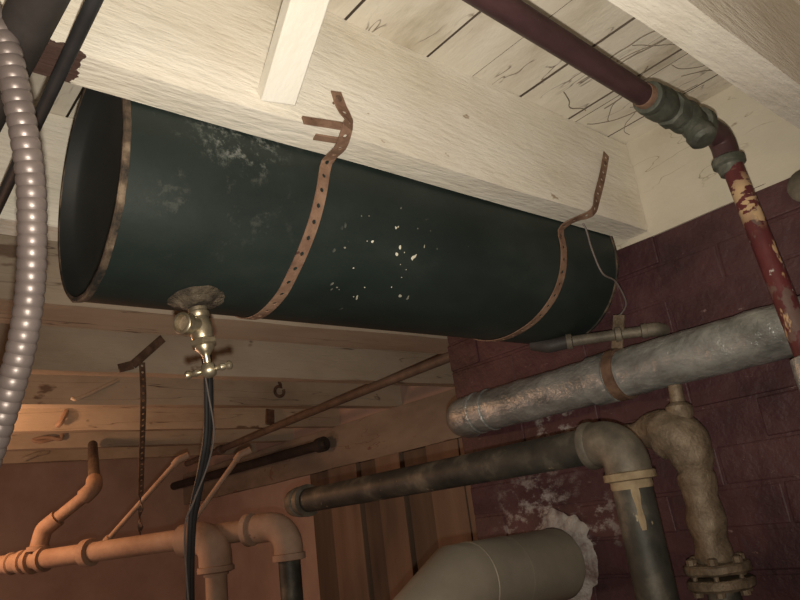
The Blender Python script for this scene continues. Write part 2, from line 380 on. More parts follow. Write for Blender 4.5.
# ------------------------------------------------------------------ the tank
TY, TZ, TR = 0.821, 0.453, 0.152; TX0, TX1 = 0.24, 1.178
t = thing('expansion_tank', (TX0, TY, TZ), 'long dark green cylindrical tank strapped up beside the big cream joist', 'tank')
bm = bm_new(); lathe(bm, (TX0, TY, TZ), (1, 0, 0), [(0.0, TR)] + [(0.006 + 0.92 * k / 20, TR) for k in range(1, 21)] + [(TX1 - TX0, TR)], n=72)
bm.faces.ensure_lookup_table()
ends = [f for f in bm.faces if len(f.verts) > 4]; bmesh.ops.delete(bm, geom=ends, context='FACES_ONLY')
obj('shell', bm, M['tank'], t)
def head(x, s):
    bm = bm_new()
    prof = [(0, TR - 0.005), (0.016 * s, TR - 0.006), (0.021 * s, TR - 0.009), (0.028 * s, TR - 0.018), (0.036 * s, TR * 0.78), (0.045 * s, TR * 0.55), (0.05 * s, TR * 0.28), (0.052 * s, 0)]
    lathe(bm, (x, TY, TZ), (1, 0, 0), prof, n=72)
    big = [f for f in bm.faces if len(f.verts) > 4]; bmesh.ops.delete(bm, geom=big, context='FACES_ONLY')
    obj('head', bm, M['tank_in'], t, label='dark dished end of the tank')
head(TX0, 1); head(TX1, -1)
for x in (TX0, TX1):
    bm = bm_new(); n = 72; ring = []
    for k in range(n):
        a = 2 * PI * k / n; j = noise.noise(Vector((math.cos(a) * 9, math.sin(a) * 9, x))) * 0.0012
        ring.append([bm.verts.new((x + dx, TY + math.cos(a) * r, TZ + math.sin(a) * r)) for dx, r in
                     ((-0.001 + j, TR - 0.005), (-0.0015, TR), (0.0, TR + 0.0022 + j), (0.006 + j, TR + 0.0012), (0.008, TR - 0.004))])
    for k in range(n):
        A, B = ring[k], ring[(k + 1) % n]
        for i in range(5): bm.faces.new((A[i], B[i], B[(i + 1) % 5], A[(i + 1) % 5]))
    obj('rim', bm, M['rim'], t, label='chipped rusty rim')
# the left end is cut slightly out of square
for ch in t.children:
    for v in ch.data.vertices:
        if v.co.x < 0.12: v.co.x -= 0.0055 * (1 - v.co.y / TR) * max(0.0, 1 - max(0.0, v.co.x) / 0.12)
# crusted boss round the valve
VO = Vector((0.364, 0.803, 0.3035)); VA = Vector((0.10, -0.10, -1)).normalized()
bm = bm_new(); lathe(bm, VO + Vector((0, 0, 0.004)), VA, [(0, 0.036), (0.003, 0.034), (0.006, 0.029), (0.008, 0.024), (0.013, 0.02), (0.015, 0.012)], n=40)
for v in bm.verts:
    d = noise.noise_vector(v.co * 90); v.co += d * 0.0025
    # hug the shell
    r = math.hypot(v.co.y - TY, v.co.z - TZ)
    if r < TR + 0.004: k = (TR + 0.001) / r if r < TR + 0.001 else 1; v.co.y = TY + (v.co.y - TY) * k; v.co.z = TZ + (v.co.z - TZ) * k
obj('boss', bm, M['crust'], t, label='crusty tan boss under the tank')

# ------------------------------------------------------------------ brass drain valve
t = thing('drain_valve', tuple(VO + VA * 0.016), 'tarnished brass drain valve with cross handle under the green tank', 'valve')
def on(tt): return VO + VA * tt
bm = bm_new(); lathe(bm, VO, VA, [(0.0135, 0.012), (0.018, 0.012), (0.02, 0.014), (0.024, 0.014), (0.027, 0.0122), (0.034, 0.014), (0.046, 0.0145), (0.056, 0.0132), (0.06, 0.011)], n=28)
obj('body', bm, M['brass'], t)
OD = Vector((-0.90, -0.45, -0.08)).normalized(); oc = on(0.038)
bm = bm_new(); lathe(bm, oc, OD, [(0.006, 0.0105), (0.022, 0.0105), (0.024, 0.0135), (0.036, 0.0138), (0.037, 0.0125), (0.037, 0.0102), (0.025, 0.0095), (0.018, 0)], n=28)
outlet = obj('outlet', bm, M['brass'], t)
bm = bm_new(); lathe(bm, oc + OD * 0.026, OD, [(0, 0.0101), (0.003, 0.0101), (0.0032, 0)], n=28); obj('opening_shade_disc', bm, M['cast'], outlet, label='dull brown disc for the shaded inside of the outlet')  # brown disc added for the shade inside the outlet
bm = bm_new(); lathe(bm, VO, VA, [(0.056, 0.014), (0.058, 0.0172), (0.064, 0.0172), (0.066, 0.014)], sides=6); obj('packing_nut', bm, M['brass'], t)
bm = bm_new(); lathe(bm, VO, VA, [(0.063, 0.0125), (0.069, 0.0118), (0.075, 0.007), (0.078, 0.0048), (0.099, 0.0045), (0.101, 0.003)], n=24); obj('stem', bm, M['brass'], t)
hc = on(0.097); HD = Vector((0.80, -0.58, 0.05)); HD = (HD - VA * HD.dot(VA)).normalized()
bm = bm_new(); prof = [(-0.03, 0), (-0.0295, 0.003), (-0.027, 0.0046), (-0.0235, 0.0042), (-0.021, 0.0026), (-0.019, 0.0035), (-0.016, 0.004), (-0.013, 0.0026),
        (-0.009, 0.0026), (-0.008, 0.006), (-0.004, 0.0078), (0, 0.0082)]
prof = prof + [(-a, r) for a, r in prof[-2::-1]]
lathe(bm, hc, HD, [(a, r * 1.25) for a, r in prof], n=20); obj('cross_handle', bm, M['brass'], t)

# ------------------------------------------------------------------ straps round the tank
def tank_pt(deg, x, e=0.0012): a = math.radians(deg); return Vector((x, TY + (TR + e) * math.cos(a), TZ + (TR + e) * math.sin(a)))
def tank_n(deg): a = math.radians(deg); return Vector((0, math.cos(a), math.sin(a)))
def tank_strap(label, top, topn, xs, m, tail=None):
    t = thing('hanger_strap', tuple(top[0]), label, 'strap', 'perforated straps holding the tank')
    pts = [Vector(p) for p in top]; ns = [Vector(n) for n in topn]
    for deg, x in xs: pts.append(tank_pt(deg, x)); ns.append(tank_n(deg))
    pts += [Vector((xs[-1][1], 0.99, 0.52)), Vector((xs[-1][1], 1.022, 0.6))]; ns += [Vector((0, 1, -0.2)), Vector((0, 1, 0))]
    bm = bm_new(); strap_mesh(bm, pts, [-n for n in ns] if False else ns); obj('band', bm, m, t, smooth=False)
    bm = bm_new()
    nl = Vector(top[0]).lerp(Vector(top[1]), 0.45); lathe(bm, (nl.x, nl.y + 0.012, nl.z), (0, -1, 0), [(0, 0.0018), (0.0125, 0.0018), (0.013, 0.005), (0.015, 0.004), (0.0155, 0)], n=12)
    obj('nail', bm, M['rust_dark'], t)
    return t
s1 = tank_strap('rusty perforated strap round the tank nearer the brass valve, bent end on joist',
    [(0.4785, 0.608, 0.538), (0.483, 0.606, 0.515), (0.4865, 0.599, 0.492), (0.478, 0.594, 0.474), (0.486, 0.62, 0.4655), (0.494, 0.655, 0.4705)],
    [(0, -1, 0), (-0.1, -1, 0), (0.1, -1, -0.2), (0, -0.8, -0.6), (0, -0.2, -1), (0, -0.3, -0.95)],
    [(176, 0.494), (190, 0.485), (205, 0.478), (220, 0.472), (235, 0.469), (250, 0.470), (270, 0.471), (290, 0.474), (310, 0.48), (330, 0.49), (350, 0.5), (370, 0.5)], M['rust'])
bm = bm_new(); beam(bm, (0.424, 0.6095, 0.480), (0.486, 0.6, 0.483), 0.003, 0.012, hint=(0, 0.3, 1)); obj('bent_tail', bm, M['rust'], s1, smooth=False)
bm = bm_new(); beam(bm, (0.452, 0.628, 0.4745), (0.482, 0.62, 0.4735), 0.012, 0.002, hint=(0, 0, 1)); obj('bent_tail', bm, M['rust'], s1, smooth=False)
tank_strap('rusty perforated strap round the right end of the green tank near the brick wall',
    [(1.125, 0.610, 0.620), (1.092, 0.609, 0.567), (1.052, 0.607, 0.512), (1.024, 0.607, 0.475), (1.005, 0.63, 0.468), (1.003, 0.655, 0.466)],
    [(0, -1, 0), (0, -1, 0), (0, -1, 0), (0, -0.8, -0.6), (0, -0.1, -1), (0, -0.3, -0.95)],
    [(178, 1.005), (190, 1.007), (205, 1.008), (220, 1.006), (235, 1.0), (250, 0.993), (270, 0.986), (290, 0.985), (310, 0.985), (330, 0.985), (350, 0.985), (370, 0.985)], M['rust'])

# wire down the end of the tank
bm = bm_new(); tube(bm, spline([(1.06, 0.652, 0.479), (1.066, 0.652, 0.4645), (1.075, 0.655, 0.429), (1.092, 0.655, 0.385), (1.134, 0.657, 0.374), (1.176, 0.67, 0.342), (1.188, 0.69, 0.328), (1.181, 0.697, 0.322)], 8), 0.0018, 8)
tag(obj('loose_wire', bm, M['wire'], loc=(1.06, 0.652, 0.479)), 'thin grey wire dangling past the right end of the green tank', 'wire')

# ------------------------------------------------------------------ red painted water pipe
PY, PZ, PR = 0.398, 0.542, 0.0166
t = thing('water_pipe', (1.122, PY, PZ), 'dark red painted water pipe along the ceiling turning down the brick wall', 'pipe')
bm = bm_new(); tube(bm, [(-2.4, PY - 0.06, PZ), (-0.36, PY - 0.06, PZ), (0.5, PY - 0.0175, PZ), (0.9, PY + 0.001, PZ)], PR, 24); obj('ceiling_run', bm, M['redpipe'], t)
bm = bm_new(); tube(bm, [(1.122, PY - 0.001, PZ - 0.02), (1.1155, PY - 0.025, 0.2), (1.08, PY - 0.15, -EYE + 0.002)], PR, 24); obj('wall_drop', bm, M['redpipe_chip'], t)
bm = bm_new(); lathe(bm, (0.876, PY, PZ), (1, 0, 0), [(0, PR + 0.001), (0.004, 0.0185), (0.016, 0.0185), (0.018, PR)], n=24); obj('thread', bm, M['rust'], t, label='rusty bare thread')
bm = bm_new(); lathe(bm, (0.888, PY, PZ), (1, 0, 0), [(0, 0.018), (0.003, 0.024), (0.012, 0.0255), (0.016, 0.0235), (0.03, 0.0265), (0.046, 0.0265), (0.054, 0.022), (0.062, 0.0205)], n=28); obj('coupling', bm, M['greenfit'], t)
bm = bm_new(); lathe(bm, (0.948, PY, PZ), (1, 0, 0), [(0, 0.021), (0.002, 0.027), (0.02, 0.0285), (0.024, 0.025), (0.034, 0.025)], sides=8); obj('union_nut', bm, M['greenfit'], t)
bm = bm_new(); lathe(bm, (0.98, PY, PZ), (1, 0, 0), [(0, 0.022), (0.006, 0.0255), (0.02, 0.027), (0.034, 0.024), (0.044, 0.0215), (0.056, 0.021), (0.058, 0.0275), (0.072, 0.028), (0.076, 0.024), (0.088, 0.022)], n=28)
vbody = obj('valve_body', bm, M['greenfit'], t)
VD = Vector((-0.05, -0.35, -0.94)).normalized()
bm = bm_new(); lathe(bm, (1.008, PY, PZ), VD, [(0.012, 0.019), (0.033, 0.019), (0.036, 0.0225), (0.048, 0.022), (0.054, 0.016), (0.056, 0)], n=24); obj('drain_cap', bm, M['greenfit'], vbody)
bm = bm_new(); el = [(1.062, PY, PZ)] + arc3((1.0, PY, PZ), (1.122, PY, PZ), (1.122, PY, 0.4), 0.022, 10) + [(1.122, PY, PZ - 0.045)]
tube(bm, el, 0.0205, 24); elb = obj('elbow', bm, M['redpipe'], t)
bm = bm_new(); lathe(bm, (1.122, PY, PZ - 0.04), (0, 0, -1), [(0, 0.0225), (0.003, 0.0262), (0.014, 0.0262), (0.017, 0.021), (0.03, 0.018), (0.031, PR)], n=24); obj('collar', bm, M['greenfit'], elb, label='grey green collar')
bm = bm_new(); lathe(bm, (1.1146, PY - 0.0282, 0.155), (-0.02, -0.07, -1), [(0, PR), (0.003, 0.024), (0.03, 0.026), (0.05, 0.026)], n=24); obj('coupling', bm, M['galv'], t)
# grey pipe stub at the right edge
bm = bm_new(); lathe(bm, (WX + 0.01, 0.322, 0.432), (-1, 0, 0), [(0, 0.022), (0.03, 0.022), (0.034, 0.028), (0.05, 0.028), (0.056, 0.02), (0.058, 0)], n=24)
tag(obj('pipe_stub', bm, M['iron'], loc=(WX, 0.322, 0.432)), 'round grey pipe stub on the brick wall at the right edge', 'pipe')

# ------------------------------------------------------------------ silver jacketed pipe on the brick wall
DX, DZ, DR = 1.184, 0.212, 0.0455
t = thing('jacketed_pipe', (DX, 0.7, DZ), 'fat dull silver wrapped pipe slanting across the brick wall', 'pipe')
bm = bm_new()
path = [(DX, -1.0, DZ)] + [(DX, -1.0 + 0.02 * k, DZ) for k in range(1, 107)]
rs = [DR + 0.0016 * noise.noise(Vector((k * 0.6, 1, 2))) for k in range(len(path))]
tube(bm, path, rs, 40); 
for v in bm.verts: v.co += noise.noise_vector(v.co * 26) * 0.0022
obj('jacket', bm, M['galv'], t)
bm = bm_new(); tube(bm, [(DX, 1.115, DZ)] + arc3((DX, 0.9, DZ), (DX, 1.178, DZ), (1.6, 1.178, DZ), 0.046, 10) + [(1.25, 1.178, DZ)], DR + 0.0005, 36); obj('end_bend', bm, M['galv'], t)
for y in (1.10, 1.06): 
    bm = bm_new(); lathe(bm, (DX, y, DZ), (0, 1, 0), [(0, DR), (0.002, DR + 0.0025), (0.006, DR + 0.0025), (0.008, DR)], n=40); obj('seam', bm, M['galv'], t)
bm = bm_new(); lathe(bm, (DX, 0.734, DZ), (0, 1, 0), [(0, DR), (0.001, DR + 0.004), (0.045, DR + 0.004), (0.046, DR)], n=40); obj('sleeve', bm, M['galv'], t, label='wrinkled sleeve')
# hanger clamp on the jacket
t = thing('pipe_clamp', (DX, 0.713, DZ + DR), 'rusty band clamp with an upright tab round the silver pipe', 'clamp')
bm = bm_new(); lathe(bm, (DX, 0.709, DZ), (0, 1, 0), [(0, DR + 0.0025), (0.0005, DR + 0.005), (0.0215, DR + 0.005), (0.022, DR + 0.0025)], n=40); obj('band', bm, M['rust_dark'], t)
bm = bm_new(); beam(bm, (DX - 0.006, 0.712, DZ + DR + 0.003), (DX - 0.002, 0.694, DZ + DR + 0.066), 0.024, 0.003, hint=(1, 0, 0)); tab = obj('tab', bm, M['cast'], t, smooth=False)
bm = bm_new(); lathe(bm, (DX - 0.0045, 0.706, DZ + DR + 0.022), (-1, -0.1, 0), [(0, 0.006), (0.005, 0.006), (0.006, 0.003), (0.009, 0.003)], sides=6); obj('bolt', bm, M['rust_dark'], tab)
# small supply pipe
t = thing('supply_pipe', (1.2, 0.67, 0.287), 'small grey supply pipe under the right end of the tank, behind the clamp tab', 'pipe')
a, b = Vector((1.118, 0.80, 0.292)), Vector((1.212, 0.655, 0.284))
bm = bm_new(); tube(bm, [a, b], 0.0105, 20); obj('straight_pipe', bm, M['iron'], t)
bm = bm_new(); tube(bm, [(1.10, 0.85, 0.303)] + arc3((1.098, 0.86, 0.305), (1.108, 0.818, 0.290), tuple(b), 0.03, 8) + [a.lerp(b, 0.1)], 0.0135, 20); obj('elbow', bm, M['darkpipe'], t)
dd = (b - a).normalized()
for f, r in ((0.08, 0.0155), (0.62, 0.015), (0.9, 0.0145)):
    bm = bm_new(); lathe(bm, a.lerp(b, f), dd, [(0, 0.0105), (0.002, r), (0.012, r), (0.014, 0.0105)], n=20); obj('collar', bm, M['iron'], t)
bm = bm_new(); tube(bm, [b - dd * 0.01] + arc3(tuple(a), tuple(b + dd * 0.012), (1.3, 0.63, 0.278), 0.012, 6) + [(WX + 0.01, 0.641, 0.281)], 0.0135, 20); obj('elbow', bm, M['iron'], t)

# ------------------------------------------------------------------ black drain pipe
BX, BZ, BR = 1.03, 0.079, 0.031
t = thing('drain_pipe', (BX, 0.655, BZ), 'dusty black drain pipe with grey elbow dropping in front of the brick wall', 'pipe')
bm = bm_new(); tube(bm, [(BX, 1.66, BZ), (BX, 0.70, BZ)], BR, 32); obj('level_run', bm, M['black'], t)
bm = bm_new(); tube(bm, [(BX, 0.652, 0.045), (BX, 0.644, -EYE + 0.002)], BR + 0.001, 32); obj('drop', bm, M['black'], t)
bm = bm_new(); tube(bm, [(BX, 0.709, BZ)] + arc3((BX, 1, BZ), (BX, 0.652, BZ), (BX, 0.652, -1), 0.041, 12) + [(BX, 0.652, 0.014)], 0.0375, 32); elb = obj('elbow', bm, M['iron'], t, label='grey dusty elbow')
bm = bm_new(); lathe(bm, (BX, 0.719, BZ), (0, -1, 0), [(0, BR), (0.002, 0.0405), (0.011, 0.0405), (0.016, 0.0375)], n=32); obj('elbow_lip', bm, M['iron'], elb)
bm = bm_new(); lathe(bm, (BX, 0.652, 0.0275), (0, 0, -1), [(0, 0.0375), (0.002, 0.042), (0.013, 0.042), (0.015, 0.034)], n=32)
obj('elbow_lip', bm, M['ochre'], elb, label='ochre stained lip')
bm = bm_new(); lathe(bm, (BX, 0.652, 0.014), (0, 0, -1), [(0, BR + 0.002), (0.010, BR + 0.003), (0.014, BR + 0.0015), (0.0145, BR)], n=32); obj('thread_paste', bm, M['ochre'], t, label='ochre paste under the elbow')
# drip of paste down the drop pipe
bm = bm_new(); n = 10
for i in range(n + 1):
    z = 0.002 - 0.065 * i / n; w = 0.006 * (1 - 0.35 * i / n) + 0.001 * math.sin(i)
    for s in (-1, 0, 1):
        a = math.radians(218) + s * w / (BR + 0.001); rr = BR + 0.0012 + (0.0018 if s == 0 else 0)
        bm.verts.new((BX + rr * math.cos(a), 0.652 - 0.0005 * i * 0.3 + rr * math.sin(a), z))
bm.verts.ensure_lookup_table()
for i in range(n):
    for s in range(2): k = i * 3 + s; bm.faces.new((bm.verts[k], bm.verts[k + 1], bm.verts[k + 4], bm.verts[k + 3]))
obj('paste_drip', bm, M['ochre'], t, label='ochre drip')
bm = bm_new(); lathe(bm, (BX, 1.69, BZ), (0, -1, 0), [(0, 0.02), (0.001, 0.036), (0.03, 0.0405), (0.034, 0.0405), (0.036, 0.036), (0.055, 0.035), (0.058, 0.042), (0.068, 0.042), (0.07, BR)], n=32); obj('end_coupling', bm, M['iron'], t)

# ------------------------------------------------------------------ cast iron tee with flange by the brick wall
GX = 1.172
t = thing('cast_iron_tee', (GX, 0.617, -0.14), 'brown cast iron tee and flanged riser against the brick wall behind the black drop', 'pipe')
bm = bm_new()
tube(bm, spline([(GX, 0.735, 0.098), (GX, 0.69, 0.096), (GX, 0.655, 0.09), (GX, 0.625, 0.07), (GX, 0.614, 0.04), (GX, 0.614, 0.01)], 6),
     [0.019] * 4 + [0.021, 0.024, 0.0275, 0.03, 0.033, 0.035, 0.037, 0.0405, 0.0425, 0.044, 0.045, 0.0455, 0.0455, 0.045, 0.0445, 0.0435, 0.0425, 0.041, 0.039, 0.0365, 0.0365, 0.036, 0.0345, 0.032, 0.029, 0.027, 0.026], 28)
for v in bm.verts: v.co += noise.noise_vector(v.co * 38) * 0.003
obj('tee_body', bm, M['cast'], t)
bm = bm_new(); prof = [(0, 0.026)] + [(0.012 * k, 0.030 + 0.0025 * math.sin(k * 1.1)) for k in range(1, 13)] + [(0.155, 0.028)]
lathe(bm, (GX, 0.614, 0.02), (0, 0.02, -1), prof, n=28)
for v in bm.verts: v.co += noise.noise_vector(v.co * 45) * 0.0025
obj('riser', bm, M['cast'], t)
for zz in (-0.132, -0.156):
    bm = bm_new(); lathe(bm, (GX, 0.617, zz), (0, 0, -1), [(0, 0.03), (0.001, 0.05), (0.004, 0.053), (0.014, 0.053), (0.018, 0.049), (0.019, 0.03)], n=36)
    for v in bm.verts: v.co += noise.noise_vector(v.co * 60) * 0.0014
    fl = obj('flange', bm, M['cast'], t)
for k in range(6):
    a = 2 * PI * k / 6 + 0.35; bm = bm_new()
    lathe(bm, (GX + 0.041 * math.cos(a), 0.617 + 0.041 * math.sin(a), -0.122), (0, 0, -1), [(0, 0.004), (0.002, 0.008), (0.011, 0.0085), (0.011, 0.004), (0.05, 0.004), (0.05, 0.008), (0.06, 0.008), (0.061, 0.003)], sides=8)
    obj('flange_bolt', bm, M['cast'], fl)
bm = bm_new(); tube(bm, [(GX, 0.617, -0.17), (GX, 0.617, -EYE + 0.002)], 0.026, 24); obj('lower_pipe', bm, M['black'], t)
bm = bm_new(); lathe(bm, (GX, 0.618, 0.088), (0.05, -0.05, 1), [(0, 0.022), (0.02, 0.021), (0.024, 0.0235), (0.04, 0.0235), (0.044, 0.019), (0.048, 0.013), (0.0781, 0.012)], sides=10); obj('top_nipple', bm, M['cast'], t)

# ------------------------------------------------------------------ round sheet metal flue into the brick wall
FY, FZ, FR = 0.993, -0.128, 0.0705
t = thing('sheet_metal_flue', (0.787, FY, -0.28), 'dusty round sheet metal flue with gored elbow entering the brick wall', 'flue')
bm = bm_new(); tube(bm, [(WX + 0.03, FY, FZ), (1.07, FY, FZ)], FR, 48); obj('straight_section', bm, M['sheet'], t)
bm = bm_new(); tube(bm, [(1.075, FY, FZ), (0.939, FY, FZ), (0.842, FY, FZ - 0.056), (0.787, FY, FZ - 0.151), (0.787, FY, FZ - 0.30)], FR + 0.0012, 48); obj('gored_elbow', bm, M['sheet'], t)
for c, ax, h in (((0.968, FY, FZ), (1, 0, 0), 0.0014), ((1.066, FY, FZ), (1, 0, 0), 0.0006)):
    bm = bm_new(); lathe(bm, c, ax, [(0, FR + 0.0005), (0.002, FR + 0.001 + h), (0.004, FR + 0.001 + h), (0.006, FR + 0.0005)], n=48); obj('seam_bead', bm, M['sheet'], t)
bm = bm_new(); tube(bm, [(0.787, FY, FZ - 0.29), (0.787, FY, -EYE + 0.002)], FR, 48); obj('down_section', bm, M['sheet'], t)
# mortar round the flue
bm = bm_new(); n = 140; rings = []
for k in range(n):
    a = 2 * PI * k / n; w = 0.024 + 0.016 * noise.noise(Vector((math.cos(a) * 2.2, math.sin(a) * 2.2, 4))) + 0.008 * noise.noise(Vector((math.cos(a) * 6, math.sin(a) * 6, 1)))
    if math.sin(a) > 0.55 and math.cos(a) < 0.2: w += 0.012
    if math.sin(a) > 0.3 and math.cos(a) > 0.3: w *= 0.5
    R = [(WX - 0.010, FR + 0.0016), (WX - 0.009, FR + w * 0.3), (WX - 0.0065, FR + w * 0.7), (WX - 0.001, FR + w), (WX + 0.01, FR + w * 0.9)]
    rings.append([bm.verts.new((x + noise.noise(Vector((math.cos(a) * 12, math.sin(a) * 12, r * 60))) * 0.002, FY + math.cos(a) * r, FZ + math.sin(a) * r)) for x, r in R])
for k in range(n):
    A, B = rings[k], rings[(k + 1) % n]
    for i in range(len(A) - 1): bm.faces.new((A[i], B[i], B[i + 1], A[i + 1]))
tag(obj('mortar_collar', bm, M['mortar'], loc=(WX, FY, FZ)), 'rough white mortar collar round the flue on the brick wall', 'mortar')

# ------------------------------------------------------------------ warm lit pipes at the lower left
LA, LB = Vector((0.40, 3.015, 0.021)), Vector((1.032, 1.745, 0.026)); ld = (LB - LA).normalized()
LP = lambda f: LA.lerp(LB, f)
t = thing('waste_pipe', tuple(LP(0.5)), 'long beige waste pipe across the lower left, ending in a down elbow', 'pipe')
ext = LA - ld * 1.8
bm = bm_new(); tube(bm, [ext, LP(0.30), LP(0.93)], 0.03, 28); obj('main_run', bm, M['tanpipe'], t)
down = Vector((0, 0, -1))
bm = bm_new(); tube(bm, [LP(0.93)] + arc3(tuple(LA), tuple(LB), tuple(LB + down), 0.06, 10) + [LB + down * 0.09], 0.04, 28); elb = obj('elbow', bm, M['tanpipe'], t)
bm = bm_new(); lathe(bm, LB + down * 0.075, down, [(0, 0.04), (0.002, 0.045), (0.018, 0.045), (0.02, 0.03)], n=28); obj('elbow_lip', bm, M['tanpipe'], elb)
bm = bm_new(); tube(bm, [LB + down * 0.08, (LB.x, LB.y, -EYE + 0.002)], 0.03, 24); obj('drop', bm, M['black'], t, label='dark drop pipe')
for f, r, l in ((0.905, 0.045, 0.02), (0.47, 0.042, 0.03), (0.335, 0.04, 0.02), (0.30, 0.042, 0.016), (0.27, 0.038, 0.02), (0.235, 0.036, 0.012)):
    bm = bm_new(); lathe(bm, LP(f), ld, [(0, 0.03), (0.003, r), (l, r), (l + 0.003, 0.03)], n=28); obj('coupling_ring', bm, M['tanpipe'], t)
# second elbow in front of the run, its own drop
E1 = Vector((0.905, 1.93, 0.02))
t = thing('waste_pipe_drop', tuple(E1), 'fat beige elbow dropping in front of the waste pipe', 'pipe')
q = E1 + Vector((-0.05, 0.10, 0.0))
bm = bm_new(); tube(bm, [q] + arc3(tuple(q), tuple(E1), tuple(E1 + down), 0.055, 10) + [E1 + down * 0.085], 0.046, 28); elb = obj('elbow', bm, M['tanpipe'], t)
bm = bm_new(); lathe(bm, E1 + down * 0.078, down, [(0, 0.046), (0.002, 0.051), (0.016, 0.051), (0.02, 0.036), (0.026, 0.034)], n=28); obj('elbow_lip', bm, M['tanpipe'], elb)
bm = bm_new(); tube(bm, [E1 + down * 0.09, (E1.x, E1.y, -EYE + 0.002)], 0.03, 24); obj('drop', bm, M['tanpipe'], t)
# branch pipe with two elbows
t = thing('branch_pipe', (0.61, 2.59, 0.05), 'stubby beige branch pipe with elbows rising from the waste pipe', 'pipe')
b0, b1, b2, b3 = Vector((0.604, 2.60, 0.055)), Vector((0.617, 2.59, 0.115)), Vector((0.737, 2.46, 0.225)), Vector((0.795, 2.663, 0.294))
bm = bm_new(); tube(bm, [b1.lerp(b2, 0.12), b1.lerp(b2, 0.9)], 0.02, 20); obj('slanting_pipe', bm, M['tanpipe'], t)
bm = bm_new(); tube(bm, [b0] + arc3(tuple(b0), tuple(b1), tuple(b2), 0.03, 8) + [b1.lerp(b2, 0.28)], 0.0275, 20); elb = obj('elbow', bm, M['tanpipe'], t)
bm = bm_new(); lathe(bm, b0 + Vector((0, 0, 0.012)), (0, 0, -1), [(0, 0.0275), (0.002, 0.034), (0.016, 0.034), (0.018, 0.0275)], n=24); obj('elbow_lip', bm, M['tanpipe'], elb)
bm = bm_new(); tube(bm, [b2.lerp(b1, 0.22)] + arc3(tuple(b1), tuple(b2), tuple(b3), 0.03, 8) + [b2.lerp(b3, 0.5)], 0.0265, 20); obj('elbow', bm, M['tanpipe'], t)
bm = bm_new(); tube(bm, [b2.lerp(b3, 0.3), (0.95, 3.2, 0.478)], 0.02, 20); obj('riser', bm, M['dimpipe'], t)
# two slim pipes
def slim(p, q, label):
    p, q = Vector(p), Vector(q); d = (q - p).normalized()
    t = thing('slim_pipe', tuple(p), label, 'pipe', 'slim pipes slanting up from the waste pipe')
    bm = bm_new(); tube(bm, [p, q], 0.008, 16); obj('straight_pipe', bm, M['tanpipe'], t)
    up = q + Vector((0.03, -0.012, 0.012))
    bm = bm_new(); tube(bm, [q - d * 0.02] + arc3(tuple(p), tuple(q), tuple(up), 0.015, 6) + [up], 0.0115, 16); obj('elbow', bm, M['tanpipe'], t)
    bm = bm_new(); lathe(bm, p - d * 0.012, d, [(0, 0.008), (0.002, 0.0125), (0.02, 0.0125), (0.024, 0.008)], n=16); obj('collar', bm, M['tanpipe'], t)
slim((0.757, 2.385, 0.056), (0.905, 2.171, 0.268), 'slim beige pipe slanting up left of the black cable')
slim((0.905, 2.10, 0.06), (1.007, 1.949, 0.247), 'slim beige pipe slanting up right of the black cable')

# ------------------------------------------------------------------ pipes under the far joists
t = thing('gas_pipe', (1.55, 2.2, 0.4645), 'long thin brown steel pipe under the far joists running to the brick pier', 'pipe')
bm = bm_new(); tube(bm, [(1.70, 3.95, 0.4645), (1.554, 2.236, 0.4645), (1.5, 1.30, 0.4645)], 0.0165, 20); obj('run', bm, M['dimpipe'], t)
bm = bm_new(); lathe(bm, (1.66, 3.45, 0.4645), (-0.085, -1, 0), [(0, 0.0165), (0.003, 0.024), (0.05, 0.024), (0.053, 0.0165)], n=20); obj('coupling', bm, M['dimpipe'], t)
t = thing('capped_pipe', (1.93, 2.9, 0.40), 'short dark pipe with a capped end on the cream header beam', 'pipe')
bm = bm_new(); tube(bm, [(1.925, 4.9, 0.408), (1.925, 2.86, 0.396)], 0.026, 20); obj('run', bm, M['darkpipe'], t)
bm = bm_new(); lathe(bm, (1.925, 2.90, 0.396), (0, -1, 0), [(0, 0.026), (0.004, 0.036), (0.05, 0.037), (0.054, 0.024), (0.075, 0.02), (0.076, 0)], n=20); obj('end_cap', bm, M['darkpipe'], t)
# hanger strip
t = thing('hanger_strip', (0.693, 1.896, 0.51), 'black perforated hanger strip from a far joist down to the waste pipe', 'hanger')
def lerpv(a, b, k): return Vector(a).lerp(Vector(b), k)
a, b, c = Vector((0.702, 1.951, 0.565)), Vector((0.735, 2.04, 0.215)), Vector((0.752, 2.20, 0.062))
a = Vector((0.693, 1.896, 0.51)); b = Vector((0.694, 1.893, 0.40)); c = Vector((0.768, 2.125, 0.17))
bm = bm_new(); P = [a, b, lerpv(b, c, 0.5), c]; strap_mesh(bm, P, [Vector((0, -1, 0))] * 4, width=0.017, pitch=0.02, hole=0.0038); obj('flat_strip', bm, M['rust_dark'], t, smooth=False)
dq = Vector((0.806, 2.235, 0.058)); P = [lerpv(c, dq, k / 8) for k in range(9)]
bm = bm_new(); strap_mesh(bm, P, [Vector((math.sin(k * 0.9), -math.cos(k * 0.9), 0.1)) for k in range(9)], width=0.017, pitch=0.02, hole=0.0035); obj('twisted_strip', bm, M['dimpipe'], t, smooth=False)

